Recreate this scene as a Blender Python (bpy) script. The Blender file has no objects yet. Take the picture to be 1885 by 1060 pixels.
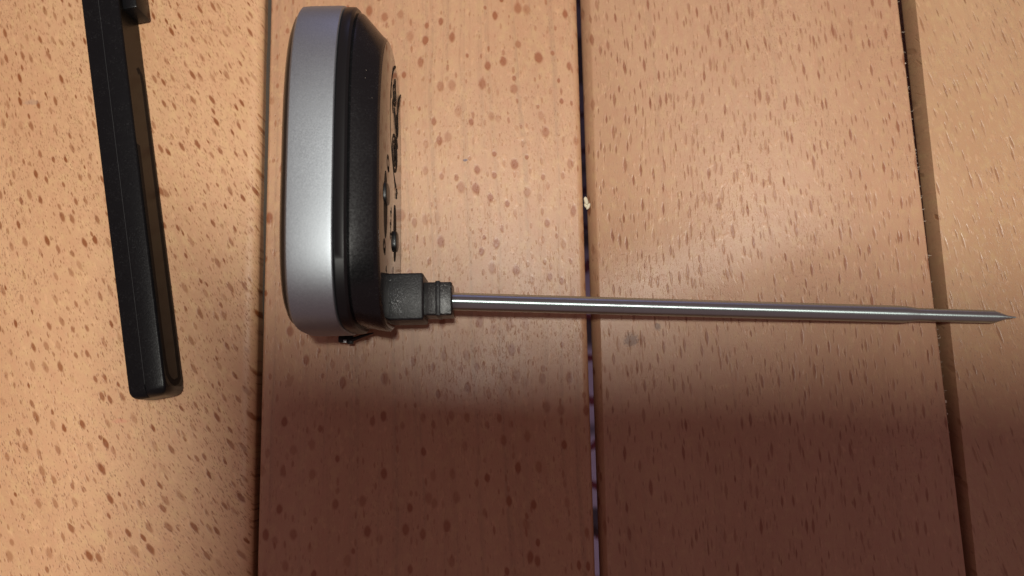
import bpy, bmesh, math, random
from mathutils import Matrix, Vector

random.seed(7)
S = 0.001                       # everything below is written in millimetres
scene = bpy.context.scene
C = scene.collection

# ------------------------------------------------------------------ camera
CAM = Vector((0.0, -30.0, 184.5))
CX = Vector((0.99978833, -0.02057435, 0.0))
CY = Vector((0.02030894, 0.98689074, 0.16010689))
CZ = Vector((-0.0032941, -0.160073, 0.98709968))
RC = Matrix((CX, CY, CZ)).transposed().to_4x4()
cam_data = bpy.data.cameras.new("camera")
cam = bpy.data.objects.new("camera", cam_data)
C.objects.link(cam)
cam.matrix_world = Matrix.Translation(CAM * S) @ RC
cam_data.sensor_width = 36.0
cam_data.lens = 36.0 * 1416.0 / 1885.0
cam_data.clip_start = 0.001
cam_data.clip_end = 20.0
cam_data.dof.use_dof = True
cam_data.dof.focus_distance = 0.178
cam_data.dof.aperture_fstop = 13.0
scene.camera = cam

# ------------------------------------------------------------------ room light
world = bpy.data.worlds.new("World")
scene.world = world
world.use_nodes = True
bg = world.node_tree.nodes["Background"]
bg.inputs[0].default_value = (1.0, 0.60, 0.62, 1.0)
bg.inputs[1].default_value = 0.185


def area_lamp(name, loc, target, size, size_y, watts, col):
    d = bpy.data.lights.new(name, 'AREA')
    d.shape = 'ELLIPSE'
    d.size = size * S
    d.size_y = size_y * S
    d.energy = watts
    d.color = col
    o = bpy.data.objects.new(name, d)
    C.objects.link(o)
    o.location = Vector(loc) * S
    o.rotation_euler = (Vector(target) - Vector(loc)).to_track_quat('-Z', 'Y').to_euler()
    return o


area_lamp("ceiling_lamp", (30, -34, 500), (0, 10, 0), 28, 125, 2.95, (1.0, 0.985, 0.90))
area_lamp("blue_fill", (0, 800, 260), (0, 0, 0), 500, 300, 0.30, (0.42, 0.46, 1.0))  # unseen blue light added for the bluish reflections on probe and housing

scene.view_settings.view_transform = 'Standard'
scene.view_settings.look = 'None'
scene.view_settings.exposure = 0.0
scene.view_settings.gamma = 1.0


# ------------------------------------------------------------------ node helper
class Nodes:
    def __init__(self, name):
        self.m = bpy.data.materials.new(name)
        self.m.use_nodes = True
        self.t = self.m.node_tree
        self.b = self.t.nodes["Principled BSDF"]

    def new(self, kind, **kw):
        n = self.t.nodes.new(kind)
        for k, v in kw.items():
            setattr(n, k, v)
        return n

    def put(self, sock, v):
        if isinstance(v, bpy.types.NodeSocket):
            self.t.links.new(v, sock)
        elif v is not None:
            sock.default_value = v

    def math(self, op, a, b=None, c=None, clamp=False):
        n = self.new("ShaderNodeMath", operation=op, use_clamp=clamp)
        for i, v in enumerate((a, b, c)):
            self.put(n.inputs[i], v)
        return n.outputs[0]

    def add(self, a, b): return self.math('ADD', a, b)
    def sub(self, a, b): return self.math('SUBTRACT', a, b)
    def mul(self, a, b): return self.math('MULTIPLY', a, b)

    def xyz(self, x, y, z=0.0):
        n = self.new("ShaderNodeCombineXYZ")
        for i, v in enumerate((x, y, z)):
            self.put(n.inputs[i], v)
        return n.outputs[0]

    def step(self, v, lo, hi, a=0.0, b=1.0):
        n = self.new("ShaderNodeMapRange", interpolation_type='SMOOTHSTEP')
        for i, q in enumerate((v, lo, hi, a, b)):
            self.put(n.inputs[i], q)
        return n.outputs[0]

    def lin(self, v, lo, hi, a=0.0, b=1.0):
        n = self.new("ShaderNodeMapRange")
        for i, q in enumerate((v, lo, hi, a, b)):
            self.put(n.inputs[i], q)
        return n.outputs[0]

    def noise(self, vec, scale=1.0, detail=2.0, rough=0.5):
        n = self.new("ShaderNodeTexNoise")
        self.put(n.inputs["Vector"], vec)
        n.inputs["Scale"].default_value = scale
        n.inputs["Detail"].default_value = detail
        n.inputs["Roughness"].default_value = rough
        return n.outputs[0]

    def voronoi(self, vec, rnd=1.0, expo=1.6):
        n = self.new("ShaderNodeTexVoronoi", voronoi_dimensions='2D', feature='F1', distance='MINKOWSKI')
        n.inputs["Exponent"].default_value = expo
        self.put(n.inputs["Vector"], vec)
        n.inputs["Scale"].default_value = 1.0
        n.inputs["Randomness"].default_value = rnd
        return n.outputs["Distance"], n.outputs["Color"]

    def mix(self, f, a, b, blend='MIX'):
        n = self.new("ShaderNodeMix", data_type='RGBA', blend_type=blend)
        self.put(n.inputs[0], f)
        self.put(n.inputs[6], a if isinstance(a, bpy.types.NodeSocket) else (*a, 1.0))
        self.put(n.inputs[7], b if isinstance(b, bpy.types.NodeSocket) else (*b, 1.0))
        return n.outputs[2]

    def sep(self, v):
        n = self.new("ShaderNodeSeparateXYZ")
        self.put(n.inputs[0], v)
        return n.outputs

    def mm(self):
        tc = self.new("ShaderNodeTexCoord")
        n = self.new("ShaderNodeVectorMath", operation='SCALE')
        self.put(n.inputs[0], tc.outputs["Object"])
        n.inputs[3].default_value = 1000.0
        return n.outputs[0]

    def bump(self, h, dist, strength=1.0):
        n = self.new("ShaderNodeBump")
        self.put(n.inputs["Height"], h)
        n.inputs["Distance"].default_value = dist
        n.inputs["Strength"].default_value = strength
        self.put(self.b.inputs["Normal"], n.outputs[0])

    def set(self, name, v):
        self.put(self.b.inputs[name], v)


# ------------------------------------------------------------------ wood
def wood(name, base, dark, fleck, a=0.0, b=0.0, c=0.0, x0=0.0, big=None, small=None, streak=0.0,
         pore=0.5, lines=0.3, seed=0.0, expo=1.6, marks=(), relief=0.0001, gloss=0.80, rough0=0.34, tiny=None):
    """beech: warped grain, lens flecks in two sizes, fine pores; sizes in mm"""
    n = Nodes(name)
    p = n.mm()
    X, Y, Z = n.sep(p)
    X = n.add(X, 20.0)                      # the table's origin lies 20 mm to the right
    w = n.sub(n.noise(n.xyz(n.add(n.mul(X, 0.035), seed), n.mul(Y, 0.012), seed), 1.0, 2.0), 0.5)
    x = n.add(X, n.mul(w, 7.0))
    x = n.add(x, n.mul(Y, a))
    x = n.add(x, n.mul(n.mul(Y, Y), b * 0.5))
    x = n.add(x, n.mul(n.mul(n.sub(X, x0), Y), c))
    x = n.add(x, seed * 37.0)
    wob = n.sub(n.noise(n.xyz(n.mul(x, 1.1), n.mul(Y, 0.8), seed), 1.0, 2.0), 0.5)

    broad = n.noise(n.xyz(n.mul(x, 0.05), n.mul(Y, 0.012), seed + 3), 1.0, 3.0)
    col = n.mix(n.step(broad, 0.3, 0.72), base, dark)
    # growth lines along the board
    ln = n.noise(n.xyz(n.mul(x, 0.55), n.mul(Y, 0.006), seed + 5), 1.0, 3.0, 0.6)
    ln = n.step(ln, 0.5, 0.72)
    col = n.mix(n.mul(ln, lines), col, tuple(q * 0.72 for q in base))
    # pale ripples beside the flecks
    rip = n.noise(n.xyz(n.mul(x, 0.9), n.mul(Y, 0.38), seed + 9), 1.0, 2.0)
    rip = n.step(rip, 0.56, 0.75)
    col = n.mix(n.mul(rip, 0.5), col, tuple(min(1, q * 1.22) for q in base))

    # soft mottling between a yellower and a pinker tone
    mot = n.noise(n.xyz(n.mul(x, 0.55), n.mul(Y, 0.33), seed + 70), 1.0, 3.0, 0.6)
    col = n.mix(n.step(mot, 0.30, 0.50, 0.55, 0.0), col, tuple(q * k for q, k in zip(base, (1.03, 1.13, 1.02))))
    col = n.mix(n.step(mot, 0.50, 0.70, 0.0, 0.55), col, tuple(q * k for q, k in zip(base, (0.94, 0.84, 0.86))))

    height = n.mul(rip, 0.5)
    for k, (fw, fl, sx, keep, strength) in enumerate([q for q in (big, small, tiny) if q]):
        sy = sx * fl / fw            # cells as long and narrow as the flecks
        d, rc = n.voronoi(n.xyz(n.math('DIVIDE', x, sx), n.math('DIVIDE', n.add(Y, 1000.0 + 13 * k), sy)), 1.0, expo)
        r, g, bb = n.sep(rc)
        rad = n.mul(n.lin(g, 0.0, 1.0, 0.5, 1.25), 0.5 * fw / sx)
        dd = n.add(d, n.mul(wob, 0.20 * fw / sx))
        inside = n.step(dd, n.mul(rad, 1.25), n.mul(rad, 0.55))
        inside = n.mul(inside, n.step(r, 1.0 - keep, 1.0 - keep + 0.25))
        tone = n.mul(inside, n.lin(bb, 0.0, 1.0, 0.35 * strength, strength))
        col = n.mix(tone, col, fleck)
        height = n.sub(height, n.mul(inside, 0.9))
    if streak:
        st = n.noise(n.xyz(n.mul(x, 2.6), n.mul(Y, 0.22), seed + 21), 1.0, 2.0)
        st = n.step(st, 0.62, 0.74)
        col = n.mix(n.mul(st, streak), col, fleck)
        height = n.sub(height, n.mul(st, 0.5))
    # pores, gathered in clouds
    po = n.noise(n.xyz(n.mul(x, 4.2), n.mul(Y, 1.1), seed + 30), 1.0, 2.0, 0.6)
    cloud = n.step(n.noise(n.xyz(n.mul(x, 0.06), n.mul(Y, 0.04), seed + 40), 1.0, 2.0), 0.38, 0.68, 0.25, 1.0)
    po = n.mul(n.step(po, 0.57, 0.72), cloud)
    col = n.mix(n.mul(po, pore), col, tuple(q * 0.62 for q in fleck))
    height = n.sub(height, n.mul(po, 0.5))
    fine = n.noise(n.xyz(n.mul(x, 7.0), n.mul(Y, 3.0), seed + 50), 1.0, 3.0)
    height = n.add(height, n.mul(fine, 0.35))
    col = n.mix(n.step(fine, 0.3, 0.75, 0.0, 0.12), col, tuple(q * 0.6 for q in base))
    # stains with a shape of their own
    for (mx, my, rx, ry, tint, amt) in marks:
        ex = n.math('DIVIDE', n.sub(X, mx), rx)
        ey = n.math('DIVIDE', n.sub(Y, my), ry)
        e = n.math('SQRT', n.add(n.mul(ex, ex), n.mul(ey, ey)))
        e = n.add(e, n.mul(n.sub(n.noise(n.xyz(n.mul(X, 1.6), n.mul(Y, 1.6), seed), 1.0, 4.0, 0.7), 0.5), 1.6))
        col = n.mix(n.step(e, 1.0, 0.45, 0.0, amt), col, tint)
    sa, sb = n.voronoi(n.xyz(n.add(n.mul(X, 0.045), n.mul(Y, 0.9)), n.add(n.mul(Y, -0.03), n.mul(X, 0.05))), 1.0, 2.0)
    scr = n.mul(n.step(sa, 0.05, 0.02), n.step(n.noise(n.xyz(n.mul(X, 0.08), n.mul(Y, 0.08), seed + 80), 1.0, 1.0), 0.52, 0.6))
    col = n.mix(n.mul(scr, 0.10), col, (0.75, 0.62, 0.5))
    n.set("Base Color", col)
    smear = n.noise(n.xyz(n.mul(X, 0.045), n.mul(Y, 0.03), seed + 60), 1.0, 4.0, 0.6)
    rough = n.add(n.lin(smear, 0.3, 0.7, rough0, rough0 + 0.12), n.mul(po, 0.15))
    n.set("Roughness", rough)
    n.set("Specular IOR Level", gloss)
    n.bump(height, relief, 0.85)
    return n.m


# ------------------------------------------------------------------ other materials
def simple(name, col, rough, metal=0.0, spec=0.5, ior=None, grain=None, gdist=0.00003, specks=0.0, dust=(0.5, 0.5, 0.5)):
    n = Nodes(name)
    n.set("Roughness", rough)
    n.set("Metallic", metal)
    n.set("Specular IOR Level", spec)
    if ior:
        n.set("IOR", ior)
    base = (*col, 1.0)
    if grain or specks:
        p = n.mm()
    if specks:
        s = n.noise(p, 3.2, 3.0, 0.7)
        s2 = n.step(n.noise(p, 0.35, 2.0), 0.35, 0.7)
        f = n.mul(n.mul(n.step(s, 0.54, 0.72), s2), specks)
        base = n.mix(f, col, dust)
    n.set("Base Color", base)
    if grain:
        g = n.noise(p, grain, 3.0, 0.6)
        n.bump(g, gdist, 0.8)
        n.set("Roughness", n.lin(g, 0.3, 0.7, rough - 0.04, rough + 0.06))
    return n.m


def silver_paint():
    n = Nodes("silver_paint")
    p = n.mm()
    f = n.noise(p, 5.0, 2.0, 0.7)
    big = n.noise(p, 0.09, 2.0)
    n.set("Base Color", n.mix(n.step(f, 0.3, 0.7), (0.265, 0.288, 0.312), (0.345, 0.372, 0.398)))
    spot = n.step(n.noise(p, 1.3, 4.0, 0.75), 0.66, 0.76)
    n.set("Metallic", n.sub(0.86, n.mul(spot, 0.25)))
    n.set("Roughness", n.add(n.lin(f, 0.3, 0.7, 0.42, 0.49), n.mul(n.sub(big, 0.5), 0.08)))
    n.bump(n.noise(p, 2.2, 3.0, 0.6), 0.000016, 0.6)
    return n.m


def steel():
    n = Nodes("brushed_steel")
    p = n.mm()
    X, Y, Z = n.sep(p)
    f = n.noise(n.xyz(n.mul(X, 11.0), n.mul(Y, 0.4), n.mul(Z, 0.4)), 1.0, 3.0, 0.7)
    n.set("Base Color", n.mix(f, (0.38, 0.46, 0.46), (0.53, 0.63, 0.62)))
    n.set("Metallic", 1.0)
    n.set("Roughness", n.lin(f, 0.3, 0.7, 0.34, 0.42))
    n.bump(f, 0.00001, 1.0)
    n.set("Anisotropic", 0.9)
    n.set("Anisotropic Rotation", 0.25)
    tg = n.new("ShaderNodeTangent", direction_type='RADIAL', axis='X')
    n.set("Tangent", tg.outputs[0])
    return n.m


def cloth_mat():
    n = Nodes("printed_cloth")
    p = n.mm()
    X, Y, Z = n.sep(p)
    wv = n.noise(n.xyz(n.mul(X, 0.1), n.mul(Y, 0.03), 2.0), 1.0, 2.0)
    t = n.math('FRACT', n.mul(n.add(Y, n.mul(wv, 22.0)), 0.042))
    band = n.math('COMPARE', t, 0.5, 0.10)
    g = n.step(n.noise(n.xyz(0.0, n.mul(Y, 0.02), 7.0), 1.0, 2.0), 0.52, 0.56)
    col = n.mix(band, (0.62, 0.64, 0.85), (0.20, 0.05, 0.07))
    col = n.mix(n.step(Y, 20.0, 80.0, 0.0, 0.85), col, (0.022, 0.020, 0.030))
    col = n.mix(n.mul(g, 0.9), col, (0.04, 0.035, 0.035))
    n.set("Base Color", col)
    n.set("Roughness", 0.9)
    n.bump(n.noise(p, 0.8, 2.0), 0.0005, 0.6)
    return n.m


W1 = wood("beech_left", (0.595, 0.346, 0.188), (0.540, 0.296, 0.155), (0.235, 0.068, 0.016),
          a=0.42, b=0.0012, c=0.004, x0=-100.0, big=(1.1, 2.4, 2.8, 0.95, 1.05), expo=1.7,
          relief=0.00006, gloss=0.48, rough0=0.42, tiny=(0.26, 0.8, 0.62, 0.7, 0.6),
          small=(0.42, 1.4, 1.5, 0.75, 0.75), pore=0.8, lines=0.15, seed=1.3,
          marks=[(-92.5, -30.0, 2.6, 0.7, (0.56, 0.22, 0.14), 0.45),
                 (-120.0, 50.0, 2.4, 0.9, (0.36, 0.23, 0.16), 0.5)])
W2 = wood("beech_middle", (0.495, 0.278, 0.152), (0.445, 0.238, 0.126), (0.280, 0.090, 0.030),
          a=0.02, relief=0.00005, rough0=0.38, tiny=(0.3, 1.0, 1.1, 0.6, 0.5), big=(1.6, 2.7, 4.0, 0.85, 1.15), small=(0.6, 1.9, 2.0, 0.65, 0.75), expo=1.8,
          pore=0.45, streak=0.22, lines=0.75, seed=4.7,
          marks=[(-10.4, 32.5, 0.8, 0.4, (0.10, 0.075, 0.10), 0.8)])
W3 = wood("beech_right_middle", (0.472, 0.268, 0.153), (0.425, 0.230, 0.128), (0.245, 0.082, 0.034),
          a=0.03, relief=0.00009, rough0=0.41, big=(0.72, 3.4, 1.85, 0.88, 0.95), small=(0.40, 2.4, 1.15, 0.65, 0.75), expo=1.45,
          streak=0.35, pore=0.4, lines=0.35, seed=9.1,
          marks=[(29.0, -13.3, 2.4, 2.1, (0.16, 0.070, 0.034), 0.8),
                 (35.5, -10.2, 1.0, 1.2, (0.15, 0.065, 0.033), 0.8)])
W4 = wood("beech_right", (0.490, 0.295, 0.163), (0.445, 0.253, 0.136), (0.265, 0.110, 0.046),
          a=0.20, big=(0.6, 4.0, 2.0, 0.85, 0.85), small=(0.40, 2.6, 1.4, 0.6, 0.65), expo=1.45,
          streak=0.32, pore=0.35, lines=0.25, seed=13.9)

SILVER = silver_paint()
STEEL = steel()
CLOTH = cloth_mat()
BLACK = simple("black_plastic", (0.005, 0.005, 0.0056), 0.25, spec=0.40, grain=2.2, gdist=0.000015, specks=0.05)
RIM_BLACK = simple("satin_black_plastic", (0.006, 0.006, 0.0065), 0.32, spec=0.34)
SHINE = simple("polished_black_plastic", (0.012, 0.010, 0.009), 0.07, ior=1.85)
SHINE2 = simple("glossy_black_plastic", (0.006, 0.005, 0.004), 0.32, ior=1.20)
PRINT = simple("matt_black_print", (0.006, 0.005, 0.005), 0.75, spec=0.15)
HUBM = simple("worn_black_plastic", (0.013, 0.013, 0.014), 0.40, spec=0.33, grain=2.6, gdist=0.00007, specks=0.9, dust=(0.20, 0.205, 0.21))
COLLM = simple("greasy_black_plastic", (0.011, 0.010, 0.010), 0.34, spec=0.4, grain=2.2, gdist=0.00005, specks=1.0, dust=(0.36, 0.36, 0.34))
BARM = simple("bar_black_plastic", (0.0055, 0.0055, 0.0062), 0.30, spec=0.17, grain=3.2, gdist=0.00003, specks=0.04)
SEAMM = simple("scuffed_black_plastic", (0.022, 0.022, 0.023), 0.5, spec=0.4, specks=0.5, dust=(0.10, 0.10, 0.10))
KNOBM = simple("dull_black_plastic", (0.006, 0.006, 0.006), 0.42, spec=0.3)
GLASS = simple("dark_display_glass", (0.02, 0.022, 0.022), 0.06)
CHROME = simple("bright_metal", (0.45, 0.46, 0.45), 0.35, metal=1.0)
CRUMBM = simple("crumb", (0.60, 0.54, 0.40), 0.7, grain=1.5, gdist=0.0001)
LINTM = simple("lint", (0.55, 0.46, 0.36), 0.9)
DUSTM = simple("grey_dust", (0.055, 0.042, 0.032), 0.95, grain=1.5, gdist=0.0002, specks=0.6, dust=(0.08, 0.05, 0.03))
FLOORM = simple("dark_floor", (0.05, 0.03, 0.02), 0.8)


# ------------------------------------------------------------------ mesh helpers (mm in, m out)
def link(name, bm, mat, parent=None, smooth=True, angle=35.0):
    bmesh.ops.recalc_face_normals(bm, faces=bm.faces[:])
    me = bpy.data.meshes.new(name)
    org = Vector((0, 0, 0))
    q = parent
    while q is not None:
        org += Vector(q.location)
        q = q.parent
    for v in bm.verts:
        v.co = v.co * S - org
    bm.to_mesh(me)
    bm.free()
    me.materials.append(mat)
    if smooth:
        me.shade_smooth()
        me.set_sharp_from_angle(angle=math.radians(angle))
    o = bpy.data.objects.new(name, me)
    C.objects.link(o)
    if parent:
        o.parent = parent
    return o


def empty(name, loc, label, cat, group=None):
    o = bpy.data.objects.new(name, None)
    o.empty_display_size = 0.01
    C.objects.link(o)
    o.location = Vector(loc) * S
    tag(o, label, cat, group)
    return o


def tag(o, label, cat, group=None):
    o["label"] = label
    o["category"] = cat
    if group:
        o["group"] = group


def super_ring(n, cy, cz, hy, hz, e, seg=96, low=None):
    """closed outline in the plane x = n"""
    pts = []
    for i in range(seg):
        t = 2 * math.pi * i / seg
        c, s = math.cos(t), math.sin(t)
        e2 = low if (low and c < 0) else e
        pts.append(Vector((n, cy + hy * math.copysign(abs(c) ** (2 / e2), c), cz + hz * math.copysign(abs(s) ** (2 / e2), s))))
    return pts


def loft(bm, rings, cap0=True, cap1=True):
    vs = [[bm.verts.new(p) for p in r] for r in rings]
    k = len(vs[0])
    for a, b in zip(vs, vs[1:]):
        for i in range(k):
            bm.faces.new((a[i], a[(i + 1) % k], b[(i + 1) % k], b[i]))
    if cap0:
        bm.faces.new(vs[0])
    if cap1:
        bm.faces.new(vs[-1][::-1])
    return bm


def box(bm, x0, x1, y0, y1, z0, z1, bev=0.3, seg=2, mat=None):
    r = bmesh.ops.create_cube(bm, size=1.0)
    M = Matrix.Translation(((x0 + x1) / 2, (y0 + y1) / 2, (z0 + z1) / 2)) @ Matrix.Diagonal((x1 - x0, y1 - y0, z1 - z0, 1))
    if mat is not None:
        M = mat @ M
    bmesh.ops.transform(bm, matrix=M, verts=r["verts"])
    if bev:
        es = list({e for v in r["verts"] for e in v.link_edges})
        bmesh.ops.bevel(bm, geom=es, offset=bev, segments=seg, affect='EDGES', profile=0.5)
    return bm


def lathe_axis(bm, A, B, prof, seg=40):
    """prof: (t along A->B in mm, radius)"""
    A, B = Vector(A), Vector(B)
    d = (B - A).normalized()
    u = d.cross(Vector((0, 0, 1))).normalized()
    v = u.cross(d)
    rings = []
    for t, r in prof:
        rings.append([A + d * t + (u * math.cos(2 * math.pi * i / seg) + v * math.sin(2 * math.pi * i / seg)) * r for i in range(seg)])
    return loft(bm, rings)


def tube(bm, pts, r, seg=6):
    pts = [Vector(p) for p in pts]
    rings = []
    for i, p in enumerate(pts):
        d = (pts[min(i + 1, len(pts) - 1)] - pts[max(i - 1, 0)]).normalized()
        h = Vector((0, 0, 1)) if abs(d.z) < 0.9 else Vector((1, 0, 0))
        u = d.cross(h).normalized()
        v = u.cross(d)
        rr = r[i] if isinstance(r, (list, tuple)) else r
        rings.append([p + (u * math.cos(2 * math.pi * k / seg) + v * math.sin(2 * math.pi * k / seg)) * rr for k in range(seg)])
    return loft(bm, rings)


# ------------------------------------------------------------------ the table
table = empty("slatted_table", (20, 0, -18), "beech wood table top of four wide planks with narrow gaps between them", "table")


def edge_profile(r, k, chamfer):
    """k = 0 on the side face, 6 on the top face; returns (across, down)"""
    a = math.pi / 2 * k / 6
    ca, sa = 1 - math.cos(a), 1 - math.sin(a)
    if chamfer:
        u = k / 6
        soft = 0.06 * math.sin(math.pi * u)
        return r[0] * (u - soft), r[1] * (1 - u - soft)
    return r[0] * ca, r[1] * sa


def plank(left, right, mat, rl, rr, cl=False, cr=False, under=0.0, thick=14.0, y0=-125.0, y1=150.0):
    """left/right: x at y=76 and at y=-66; rounded long edges rl, rr = (across, down)"""
    bm = bmesh.new()
    rings = []
    ny = 12
    for j in range(ny + 1):
        y = y0 + (y1 - y0) * j / ny
        t = (76.0 - y) / 142.0
        L = left[0] + (left[1] - left[0]) * t
        ra = (rl[0] + ((rl[2] if len(rl) > 2 else rl[0]) - rl[0]) * t, rl[1])
        R = right[0] + (right[1] - right[0]) * t
        pts = [Vector((L + under, y, -thick)), Vector((L + under, y, -rl[1] - 0.3)), Vector((L, y, -rl[1] - 0.15))]
        for k in range(0, 7):
            q = edge_profile(ra, k, cl)
            pts.append(Vector((L + q[0], y, -q[1])))
        for k in range(6, -1, -1):
            q = edge_profile(rr, k, cr)
            pts.append(Vector((R - q[0], y, -q[1])))
        pts += [Vector((R, y, -rr[1] - 0.2)), Vector((R, y, -thick))]
        rings.append(pts)
    loft(bm, rings)
    return link("plank", bm, mat, table, angle=50)


plank((-170, -170), (-62.2, -60.7), W1, (2, 2), (3.2, 2.0))
plank((-60.2, -59.2), (18.9, 18.4), W2, (0.8, 0.8), (1.6, 1.4))
plank((20.2, 19.7), (102.0, 103.4), W3, (2.5, 3.6, 1.5), (0.5, 0.5), cl=True, under=1.8)
plank((105.6, 105.2), (200, 200), W4, (0.9, 4.8, 0.6), (2, 2), cl=True, under=3.0)

# dust packed in the first gap
bm = bmesh.new()
prev = None
for j in range(60):
    y = 110 - j * 4.0
    t = (76.0 - y) / 142.0
    xl, xr = -62.2 + 1.5 * t - 0.05, -60.2 + 1.0 * t + 0.05
    z = -3.6 - 0.7 * random.random() - max(0.0, (20 - y)) * 0.05
    cur = [bm.verts.new((xl, y, z)), bm.verts.new(((xl + xr) / 2, y, z - 0.4 * random.random())), bm.verts.new((xr, y, z))]
    if prev:
        bm.faces.new((prev[0], prev[1], cur[1], cur[0]))
        bm.faces.new((prev[1], prev[2], cur[2], cur[1]))
    prev = cur
o = link("gap_dust", bm, DUSTM)
o["kind"] = "stuff"

# printed rug on the floor under the table, seen through the second gap
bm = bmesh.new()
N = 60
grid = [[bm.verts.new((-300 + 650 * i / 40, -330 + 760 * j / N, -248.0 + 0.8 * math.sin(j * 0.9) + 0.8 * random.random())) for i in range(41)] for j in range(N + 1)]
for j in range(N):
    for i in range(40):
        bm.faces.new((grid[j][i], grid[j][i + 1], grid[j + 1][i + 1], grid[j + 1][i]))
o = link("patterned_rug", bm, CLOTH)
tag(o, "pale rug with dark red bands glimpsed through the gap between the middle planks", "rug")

bm = bmesh.new()
box(bm, -1500, 1500, -1500, 1500, -260, -252, 0)
o = link("floor", bm, FLOORM)
o["kind"] = "structure"

# ------------------------------------------------------------------ thermometer
thermo = empty("thermometer", (-36, 22, 0), "digital probe thermometer with silver rim and black back standing on edge across the planks", "thermometer")
EY, EZ = 24.6, 18.0
HY, HZ, EX, LOW = 36.9, 17.9, 2.75, 3.8
RL = -44.75                      # left face of the silver rim
bm = bmesh.new()
loft(bm, [super_ring(RL, EY, EZ, HY - 1.1, HZ - 1.1, EX, low=LOW), super_ring(RL + 0.15, EY, EZ, HY - 0.55, HZ - 0.55, EX, low=LOW),
          super_ring(RL + 0.6, EY, EZ, HY - 0.1, HZ - 0.1, EX, low=LOW), super_ring(RL + 2.0, EY, EZ, HY, HZ, EX, low=LOW),
          super_ring(RL + 8.6, EY, EZ, HY, HZ, EX, low=LOW), super_ring(RL + 9.5, EY, EZ, HY - 0.08, HZ - 0.08, EX, low=LOW),
          super_ring(RL + 9.7, EY, EZ, HY - 0.35, HZ - 0.35, EX, low=LOW)])
link("rim", bm, SILVER, thermo)
# dark front frame
bm = bmesh.new()
loft(bm, [super_ring(RL - 2.0, EY, EZ, HY - 6.0, HZ - 5.5, EX, low=LOW), super_ring(RL - 1.75, EY, EZ, HY - 3.4, HZ - 3.6, EX, low=LOW),
          super_ring(RL - 0.9, EY, EZ, HY - 1.6, HZ - 2.2, EX, low=LOW), super_ring(RL + 0.1, EY, EZ, HY - 1.15, HZ - 1.15, EX, low=LOW)])
front = link("front_frame", bm, RIM_BLACK, thermo)
bm = bmesh.new()
loft(bm, [super_ring(RL - 2.3, EY + 4, EZ, 17.0, 8.4, 4.5), super_ring(RL - 1.95, EY + 4, EZ, 17.4, 8.8, 4.5)])
link("display", bm, GLASS, thermo)
# black lip, groove and tapered back housing
bm = bmesh.new()
loft(bm, [super_ring(RL + 9.62, EY, EZ, HY - 0.75, HZ - 0.75, EX, low=LOW), super_ring(RL + 9.95, EY, EZ, HY - 0.45, HZ - 0.45, EX, low=LOW),
          super_ring(RL + 10.2, EY, EZ, HY - 0.3, HZ - 0.3, EX, low=LOW), super_ring(RL + 11.9, EY, EZ, HY - 0.35, HZ - 0.4, EX, low=LOW),
          super_ring(RL + 12.4, EY, EZ, HY - 0.8, HZ - 0.8, EX, low=LOW), super_ring(RL + 12.5, EY, EZ, HY - 1.6, HZ - 1.5, EX, low=LOW)])
link("lip", bm, RIM_BLACK, thermo)
BX = -26.3
rng = random.Random(3)
bm = bmesh.new()
for i in range(12):
    y = rng.uniform(-2, 50)
    f = rng.random()
    x = RL + 14.2 + f * 3.0
    e = EX + 0.15
    yy = min(0.96, abs(y - EY + 1.5) / (HY - 3.0))
    hz = (HZ - 1.5) - 0.55 * (x - RL - 13.6) / 3.6
    z = EZ - 0.4 + hz * (1 - yy ** 3.0) ** (1 / 3.0) - 0.12
    r = rng.uniform(0.03, 0.065)
    q = bmesh.ops.create_icosphere(bm, subdivisions=1, radius=r)
    bmesh.ops.translate(bm, vec=(x, y, z), verts=q["verts"])
dm = link("dust_motes", bm, LINTM, thermo)
dm["kind"] = "stuff"
bm = bmesh.new()
loft(bm, [super_ring(RL + 12.2, EY - 0.1, EZ, HY - 1.7, HZ - 1.5, EX, low=LOW), super_ring(RL + 12.9, EY - 0.1, EZ, HY - 1.45, HZ - 1.25, EX, low=LOW),
          super_ring(RL + 13.6, EY - 0.2, EZ - 0.05, HY - 1.7, HZ - 1.4, EX, low=LOW),
          super_ring(BX - 1.2, EY - 2.7, EZ - 0.8, HY - 3.3, HZ - 1.5, EX - 0.35, low=LOW - 0.9),
          super_ring(BX - 0.5, EY - 3.0, EZ - 0.95, HY - 3.6, HZ - 1.75, EX - 0.35, low=LOW - 0.9),
          super_ring(BX - 0.05, EY - 3.05, EZ - 1.1, HY - 4.1, HZ - 2.3, EX - 0.35, low=LOW - 0.9)])
link("housing", bm, BLACK, thermo)
bm = bmesh.new()
loft(bm, [super_ring(BX - 0.3, EY - 3.05, EZ - 1.1, HY - 4.2, HZ - 2.35, EX - 0.35, low=LOW - 0.9), super_ring(BX, EY - 3.05, EZ - 1.1, HY - 4.15, HZ - 2.3, EX - 0.35, low=LOW - 0.9),
          super_ring(BX + 0.06, EY - 3.05, EZ - 1.1, HY - 4.35, HZ - 2.45, EX - 0.35, low=LOW - 0.9)])
back = link("back_plate", bm, SHINE, thermo)
PX = BX + 0.06                    # the plate's outer plane


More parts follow.
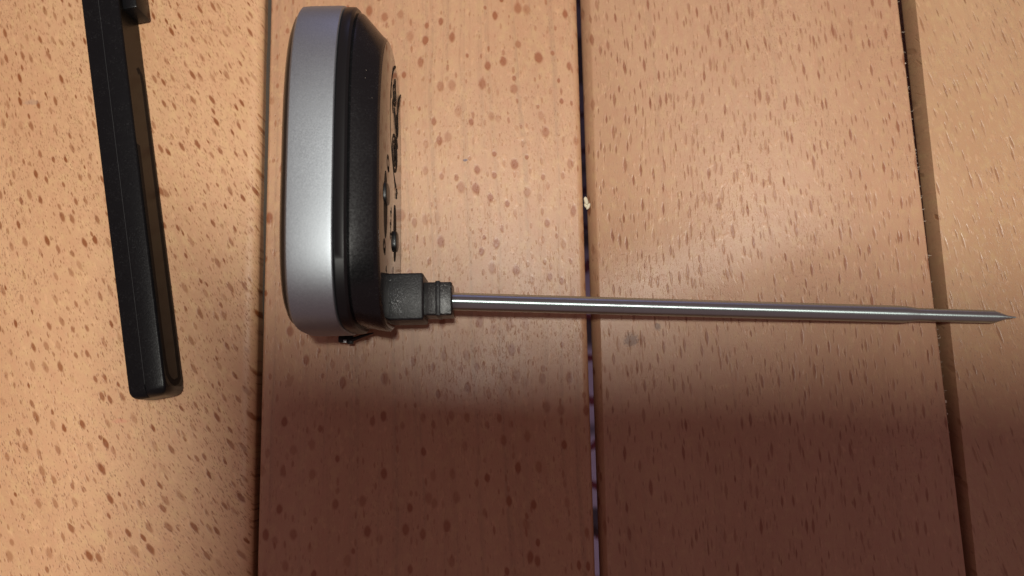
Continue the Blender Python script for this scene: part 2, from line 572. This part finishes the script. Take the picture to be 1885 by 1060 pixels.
def flat_stroke(bm, pts, w, x=PX + 0.025, closed=False):
    """ribbon of width w (one value, or one per point) lying on the plate, with a little thickness; pts are (y, z)"""
    P = [Vector((0, y, z)) for y, z in pts]
    n = len(P)
    quad = []
    for i, p in enumerate(P):
        a = P[(i - 1) % n] if (closed or i) else P[i]
        b = P[(i + 1) % n] if (closed or i < n - 1) else P[i]
        d = (b - a).normalized()
        nrm = Vector((0, -d.z, d.y))
        ww = 1.25 * (w[i] if isinstance(w, (list, tuple)) else w) / 2
        quad.append((p + nrm * ww, p - nrm * ww))
    rows = []
    for u, v in quad:
        rows.append([bm.verts.new((PX - 0.05, u.y, u.z)), bm.verts.new((x, u.y, u.z)), bm.verts.new((x, v.y, v.z)), bm.verts.new((PX - 0.05, v.y, v.z))])
    m = n if closed else n - 1
    for i in range(m):
        a, b = rows[i], rows[(i + 1) % n]
        for k in range(3):
            bm.faces.new((a[k], b[k], b[k + 1], a[k + 1]))
    if not closed:
        bm.faces.new(rows[0])
        bm.faces.new(rows[-1][::-1])


def arc(cy, cz, ry, rz, a0, a1, n=40):
    return [(cy + ry * math.cos(math.radians(a0 + (a1 - a0) * i / n)), cz + rz * math.sin(math.radians(a0 + (a1 - a0) * i / n))) for i in range(n + 1)]


# battery cover outline on the back plate
bm = bmesh.new()
flat_stroke(bm, arc(38.2, 4.4 + 1.0, 15.6, 13.2, 22, 165, 50), 0.5)
link("battery_cover_seam", bm, PRINT, thermo)
# coin slot and arrows printed on the battery cover
bm = bmesh.new()
flat_stroke(bm, [(41.8, 11.8), (40.5, 11.4), (38.2, 9.6), (36.9, 8.4), (35.6, 7.6)], [0.5, 1.1, 1.1, 1.0, 0.7])
flat_stroke(bm, [(35.6, 8.8), (34.6, 8.1), (33.6, 6.6)], [0.4, 1.3, 0.6])
flat_stroke(bm, arc(42.0, -7.0, 9.5, 13.4, 40, 96, 16), [0.3 + 0.8 * math.sin(math.pi * i / 16) for i in range(17)])
link("coin_slot_mark", bm, PRINT, thermo)
bm = bmesh.new()
flat_stroke(bm, [(49.2, 10.6), (48.0, 11.0), (46.9, 11.2)], [0.7, 1.3, 1.0])
flat_stroke(bm, arc(44.8, 11.8, 2.4, 2.3, 0, 360, 18)[:-1], 0.4, closed=True)
flat_stroke(bm, [(46.5, 10.4), (45.1, 12.4), (44.0, 11.2), (43.0, 12.6)], 0.4)
flat_stroke(bm, [(46.2, 16.3), (44.6, 17.4), (43.2, 17.6), (42.0, 16.9)], [0.4, 0.9, 0.9, 0.5])
flat_stroke(bm, [(42.6, 14.6), (41.4, 15.2), (40.2, 14.6), (39.4, 14.2)], [0.4, 1.1, 1.0, 0.4])
flat_stroke(bm, arc(38.8, 7.6, 2.6, 1.5, 0, 360, 18)[:-1], 0.5, closed=True)
flat_stroke(bm, [(40.6, 8.1), (39.4, 6.7), (38.4, 8.2), (37.2, 6.9)], 0.5)
link("cover_print", bm, PRINT, thermo)
# round emblem
bm = bmesh.new()
flat_stroke(bm, arc(30.6, 11.6, 4.2, 4.0, 0, 360, 40)[:-1], 0.6, closed=True)
flat_stroke(bm, arc(30.6, 11.6, 2.9, 2.7, 0, 360, 32)[:-1], 0.5, closed=True)
flat_stroke(bm, arc(30.9, 11.2, 1.5, 1.3, 20, 330, 20), 0.6)
flat_stroke(bm, [(33.2, 10.0), (31.6, 12.4), (30.2, 10.2), (28.2, 12.0)], 0.6)
link("emblem", bm, PRINT, thermo)
# small print
bm = bmesh.new()
for cy, cz in ((15.0, 16.9), (12.2, 17.3), (9.8, 17.4)):
    flat_stroke(bm, [(cy + 1.0, cz - 0.1), (cy + 0.2, cz - 0.9), (cy - 0.1, cz + 0.7), (cy - 1.0, cz - 0.3)], 0.75)
flat_stroke(bm, [(23.0, 7.9), (22.2, 7.3), (21.4, 8.2), (20.6, 7.8)], 0.6)
flat_stroke(bm, arc(25.0, 21.3, 1.45, 1.3, 0, 360, 20)[:-1], 0.75, closed=True)
flat_stroke(bm, [(24.4, 20.8), (23.2, 20.2)], [1.0, 1.4])
flat_stroke(bm, arc(5.3, 25.6, 1.1, 1.2, 0, 360, 16)[:-1], 0.9, closed=True)
flat_stroke(bm, [(5.0, 25.2), (3.6, 24.6)], [1.3, 0.9])
flat_stroke(bm, [(1.6, 22.8), (0.2, 23.0)], [0.4, 1.3])
flat_stroke(bm, [(3.2, 13.4), (1.8, 13.4), (0.4, 13.4)], 0.5)
link("small_print", bm, PRINT, thermo)


# two slots with sliding knobs
def slot(cy, cz, hy, hz, ky, lean):
    bm = bmesh.new()
    pts = []
    for i in range(40):
        t = 2 * math.pi * i / 40
        y = hy * math.cos(t)
        pts.append((cy + y, cz + hz * math.sin(t) + lean * y))
    a = [bm.verts.new((PX - 0.05, y, z)) for y, z in pts]
    b = [bm.verts.new((PX + 0.05, y, z)) for y, z in pts]
    bm.faces.new(b)
    for i in range(40):
        bm.faces.new((a[i], a[(i + 1) % 40], b[(i + 1) % 40], b[i]))
    s = link("switch_slot", bm, PRINT, thermo)
    bm = bmesh.new()
    kz = cz + lean * (ky - cy)
    loft(bm, [super_ring(PX, ky, kz, 2.4, hz + 0.15, 3.0, 32), super_ring(PX + 0.4, ky, kz, 2.35, hz + 0.1, 3.0, 32),
              super_ring(PX + 0.6, ky, kz, 2.1, hz - 0.1, 3.0, 32), super_ring(PX + 0.66, ky, kz, 1.3, hz - 0.8, 2.6, 32)])
    link("knob", bm, KNOBM, s)


slot(14.7, 24.4, 7.5, 2.4, 17.0, 0.0)
slot(11.6, 10.7, 6.7, 1.9, 9.6, 0.0)

# pivot block that carries the probe
RODA = Vector((-12.9, -4.95, 12.9))
RODT = Vector((120.95, -9.98, 1.85))
bm = bmesh.new()
box(bm, BX - 1.5, -18.9, -9.55, 0.85, 7.6, 18.0, 0.45, 3)
hub = link("pivot_block", bm, HUBM, thermo)
bm = bmesh.new()
box(bm, -19.2, -12.75, -8.45, -1.05, 9.2, 16.6, 0.35, 3)
coll = link("collar", bm, COLLM, hub)
bm = bmesh.new()
box(bm, -16.4, -15.3, -8.6, -0.8, 9.0, 16.85, 0.25, 2)
link("collar_rib", bm, HUBM, hub)

dirv = (RODT - RODA)
L = dirv.length
ROD_ROT = Vector((1, 0, 0)).rotation_difference(dirv.normalized())


def turned(name, prof, seg, parent, angle):
    """a turned part modelled along its own X axis"""
    bm = bmesh.new()
    loft(bm, [[Vector((t, r * math.cos(2 * math.pi * i / seg), r * math.sin(2 * math.pi * i / seg))) for i in range(seg)] for t, r in prof])
    o = link(name, bm, STEEL, None, angle=angle)
    o.parent = parent
    return o


rod = turned("probe", [(0, 1.98), (1.2, 2.0), (28.1, 2.0), (28.3, 1.985), (28.5, 1.985), (28.7, 2.0), (105.5, 2.0), (106.5, 2.0),
                       (107.6, 1.97), (110.0, 1.66), (110.6, 1.58), (112.4, 1.56)], 64, thermo, 60)
rod.rotation_mode = 'QUATERNION'
rod.rotation_quaternion = ROD_ROT
rod.location = (RODA - dirv.normalized()) * S - thermo.location
turned("probe_tip", [(112.35, 1.55), (112.6, 1.56), (129.6, 1.55), (L - 1.2, 0.42), (L + 0.9, 0.18), (L + 1.0, 0.05)], 48, rod, 20)

# small spring tab at the lower end of the rim
bm = bmesh.new()
box(bm, -38.3, -37.0, -13.3, -11.0, 3.0, 4.6, 0.2, 2)
box(bm, -40.6, -38.2, -12.9, -11.2, 2.6, 4.0, 0.4, 2)
tube(bm, [(-37.5, -12.4, 4.2), (-35.0, -11.6, 4.8), (-32.0, -10.9, 5.2)], [0.5, 0.4, 0.15], 8)
latch = link("spring_tab", bm, KNOBM, thermo)
bm = bmesh.new()
box(bm, -39.3, -38.5, -12.95, -12.2, 3.95, 4.1, 0.05, 1)
link("tab_glint_plate", bm, CHROME, latch)

# ------------------------------------------------------------------ black bar on the left plank
bar = empty("plastic_handle", (-92, 25, 0), "long black plastic handle with a seam along its narrow top lying on the left plank", "handle")
A = Vector((-81.6, -24.9, 0.0))
B = Vector((-104.6, 105.0, 0.0))
ax = (B - A).normalized()
sx = Vector((ax.y, -ax.x, 0.0))             # to the right of the bar
BM = Matrix(((sx.x, ax.x, 0, A.x), (sx.y, ax.y, 0, A.y), (0, 0, 1, 0), (0, 0, 0, 1)))
BLEN = (B - A).length


def bar_body(x0, x1, name):
    """half of the shell: cross-section in (x, z) swept along the bar, its near end rounded downward and inward"""
    bm = bmesh.new()
    H = 10.2
    rings = []
    st = [(0.0, 1.0), (0.12, 0.72), (0.4, 0.42), (0.9, 0.18), (1.6, 0.04), (2.4, 0.0), (4.0, 0.0), (BLEN / 2, 0.0), (BLEN, 0.0)]
    for t, inset in st:
        widen = 0.45 * t / BLEN
        zt = H - 1.9 * inset
        zb = 0.02 + 1.2 * inset
        b = 0.55
        if name == 'l':
            xa, xb = x0 - widen + 1.7 * inset, x1
            pts = [(xa, zb + b), (xa, zt - b), (xa + b * 0.3, zt - b * 0.3), (xa + b, zt), (xb - 0.12, zt), (xb, zt - 0.16), (xb, zb), (xa + b, zb)]
        else:
            xa, xb = x0, x1 + widen - 1.7 * inset
            pts = [(xa, zb), (xa, zt - 0.16), (xa + 0.12, zt), (xb - b, zt), (xb - b * 0.3, zt - b * 0.3), (xb, zt - b), (xb, zb + b), (xb - b, zb)]
        rings.append([BM @ Vector((x, t, z)) for x, z in pts])
    loft(bm, rings)
    return bm


link("left_shell", bar_body(-4.25, -0.35, 'l'), BARM, bar, angle=50)
link("right_shell", bar_body(-0.35, 4.1, 'r'), BARM, bar, angle=50)
bm = bmesh.new()
box(bm, -0.42, -0.28, 3.0, BLEN - 1, 10.0, 10.26, 0.04, 1, mat=BM)
link("seam", bm, SEAMM, bar)
# glossy side panel with a recessed U-shaped outline
bm = bmesh.new()
rows = []
XS = 4.1
for t in [2.0, 3.2, 40.0, 80.0, BLEN]:
    wd = 0.45 * t / BLEN
    z0, z1 = (1.6, 8.8) if t < 2.5 else (0.5, 9.75)
    rows.append([BM @ Vector((XS + wd - 0.1, t, z0)), BM @ Vector((XS + wd + 0.07, t, z0)), BM @ Vector((XS + wd + 0.07, t, z1)), BM @ Vector((XS + wd - 0.1, t, z1))])
loft(bm, rows)
link("side_panel", bm, SHINE2, bar, smooth=False)
bm = bmesh.new()


def groove(pts, w):
    P = [Vector((0, t, z)) for t, z in pts]
    rows = []
    for i, p in enumerate(P):
        d = (P[min(i + 1, len(P) - 1)] - P[max(i - 1, 0)]).normalized()
        nn = Vector((0, -d.z, d.y)) * w / 2
        wd = 0.45 * p.y / BLEN
        rows.append([BM @ Vector((XS + wd + e, q.y, q.z)) for e, q in ((0.0, p + nn), (0.11, p + nn), (0.11, p - nn), (0.0, p - nn))])
    loft(bm, rows)


gp = [(82.0, 4.2), (83.2, 3.6), (82.6, 2.7)]
gp = [(81.0, 4.3), (81.8, 3.4), (81.2, 2.5), (79.5, 2.2)]
gp += [(78 - 5 * i, 2.0) for i in range(15)]
gp += [(4.0 + 0.0, 2.2), (3.2, 3.3), (2.7, 5.2), (3.2, 7.0), (4.6, 8.4), (8, 8.9)] + [(12 + 8 * i, 9.0) for i in range(7)]
groove(gp, 1.5)
link("panel_groove", bm, PRINT, bar)
# clip block near the far end
bm = bmesh.new()
box(bm, 4.3, 7.9, 95.8, 125, 0.6, 8.2, 0.5, 2, mat=BM)
clip = link("clip", bm, BARM, bar)
bm = bmesh.new()
lathe_axis(bm, BM @ Vector((5.6, 98.5, 8.0)), BM @ Vector((6.2, 112.0, 9.4)), [(0, 0.2), (0.3, 0.75), (1.2, 0.9), (16, 0.9)], 16)
link("clip_pin", bm, RIM_BLACK, clip)
bm = bmesh.new()
lathe_axis(bm, BM @ Vector((6.3, 99.0, 8.4)), BM @ Vector((6.6, 102.0, 8.9)), [(0, 0.2), (0.4, 0.6), (2.6, 0.6), (3, 0.2)], 12)
link("clip_rivet", bm, KNOBM, clip)

# ------------------------------------------------------------------ crumb and lint in the gaps
bm = bmesh.new()
for (cx, cy, cz, rx, ry, rz, rot) in ((19.5, 21.6, -0.9, 0.55, 1.15, 0.6, 0.25), (20.0, 20.3, -1.2, 0.45, 0.95, 0.5, -0.45), (19.4, 20.7, -1.3, 0.45, 0.7, 0.5, 0.1)):
    r = bmesh.ops.create_icosphere(bm, subdivisions=2, radius=1.0)
    for v in r["verts"]:
        v.co *= 1 + 0.16 * (random.random() - 0.5)
    M = Matrix.Translation((cx, cy, cz)) @ Matrix.Rotation(rot, 4, 'Z') @ Matrix.Diagonal((rx, ry, rz, 1))
    bmesh.ops.transform(bm, matrix=M, verts=r["verts"])
o = link("crumb", bm, CRUMBM)
tag(o, "tiny pale yellow crumb stuck in the gap right of the plank under the thermometer", "crumb")

bm = bmesh.new()
for i in range(70):
    y = random.uniform(-45, 74)
    t = (76.0 - y) / 142.0
    x = 102.0 + 1.4 * t - random.uniform(-0.15, 0.1)
    z = -random.uniform(0.4, 1.4)
    ln = random.uniform(0.3, 1.0)
    a = random.uniform(-0.9, 0.9)
    p0 = Vector((x, y, z))
    p1 = p0 + Vector((math.cos(a) * ln * 0.5, math.sin(a) * ln * 0.5, random.uniform(-0.1, 0.3)))
    p2 = p1 + Vector((math.cos(a + 0.8) * ln * 0.5, math.sin(a + 0.8) * ln * 0.5, random.uniform(-0.3, 0.1)))
    r = random.uniform(0.03, 0.07)
    tube(bm, [p0, p1, p2], [r, r, r * 0.6], 4)
for i in range(9):
    y = random.uniform(-40, 70)
    t = (76.0 - y) / 142.0
    r = bmesh.ops.create_icosphere(bm, subdivisions=1, radius=random.uniform(0.12, 0.28))
    bmesh.ops.translate(bm, vec=(102.15 + 1.4 * t, y, -random.uniform(0.3, 1.2)), verts=r["verts"])
o = link("lint", bm, LINTM)
o["kind"] = "stuff"

# ------------------------------------------------------------------ the phone that takes the picture (its shade falls on the planks)
PM = Matrix.Translation(CAM) @ RC
phone = bpy.data.objects.new("phone", None)
C.objects.link(phone)
phone.location = CAM * S
tag(phone, "dark phone held above the planks, its shade on the lower middle of them", "phone")


def slab(bm, x0, x1, y0, y1, z0, z1, r, seg=8, edge=1.2):
    TURN = Matrix.Rotation(math.radians(-2.5), 4, 'Z')
    def outline(i, z):
        pts = []
        for cx, cy, a0 in ((x1 - r, y1 - r, 0), (x0 + r, y1 - r, 90), (x0 + r, y0 + r, 180), (x1 - r, y0 + r, 270)):
            for k in range(seg + 1):
                a = math.radians(a0 + 90 * k / seg)
                pts.append(PM @ TURN @ Vector((cx + (r - i) * math.cos(a), cy + (r - i) * math.sin(a), z)))
        return pts
    loft(bm, [outline(edge, z0), outline(edge * 0.3, z0 + edge * 0.4), outline(0, z0 + edge), outline(0, z1 - edge), outline(edge * 0.3, z1 - edge * 0.4), outline(edge, z1)])


bm = bmesh.new()
slab(bm, -37.5, 122, -62, 17.8, 2.2, 10.5, 4)
link("body", bm, BARM, phone)
bm = bmesh.new()
slab(bm, -7, 24, -7, 7, 1.0, 2.3, 5, edge=0.3)
link("camera_bump", bm, GLASS, phone)
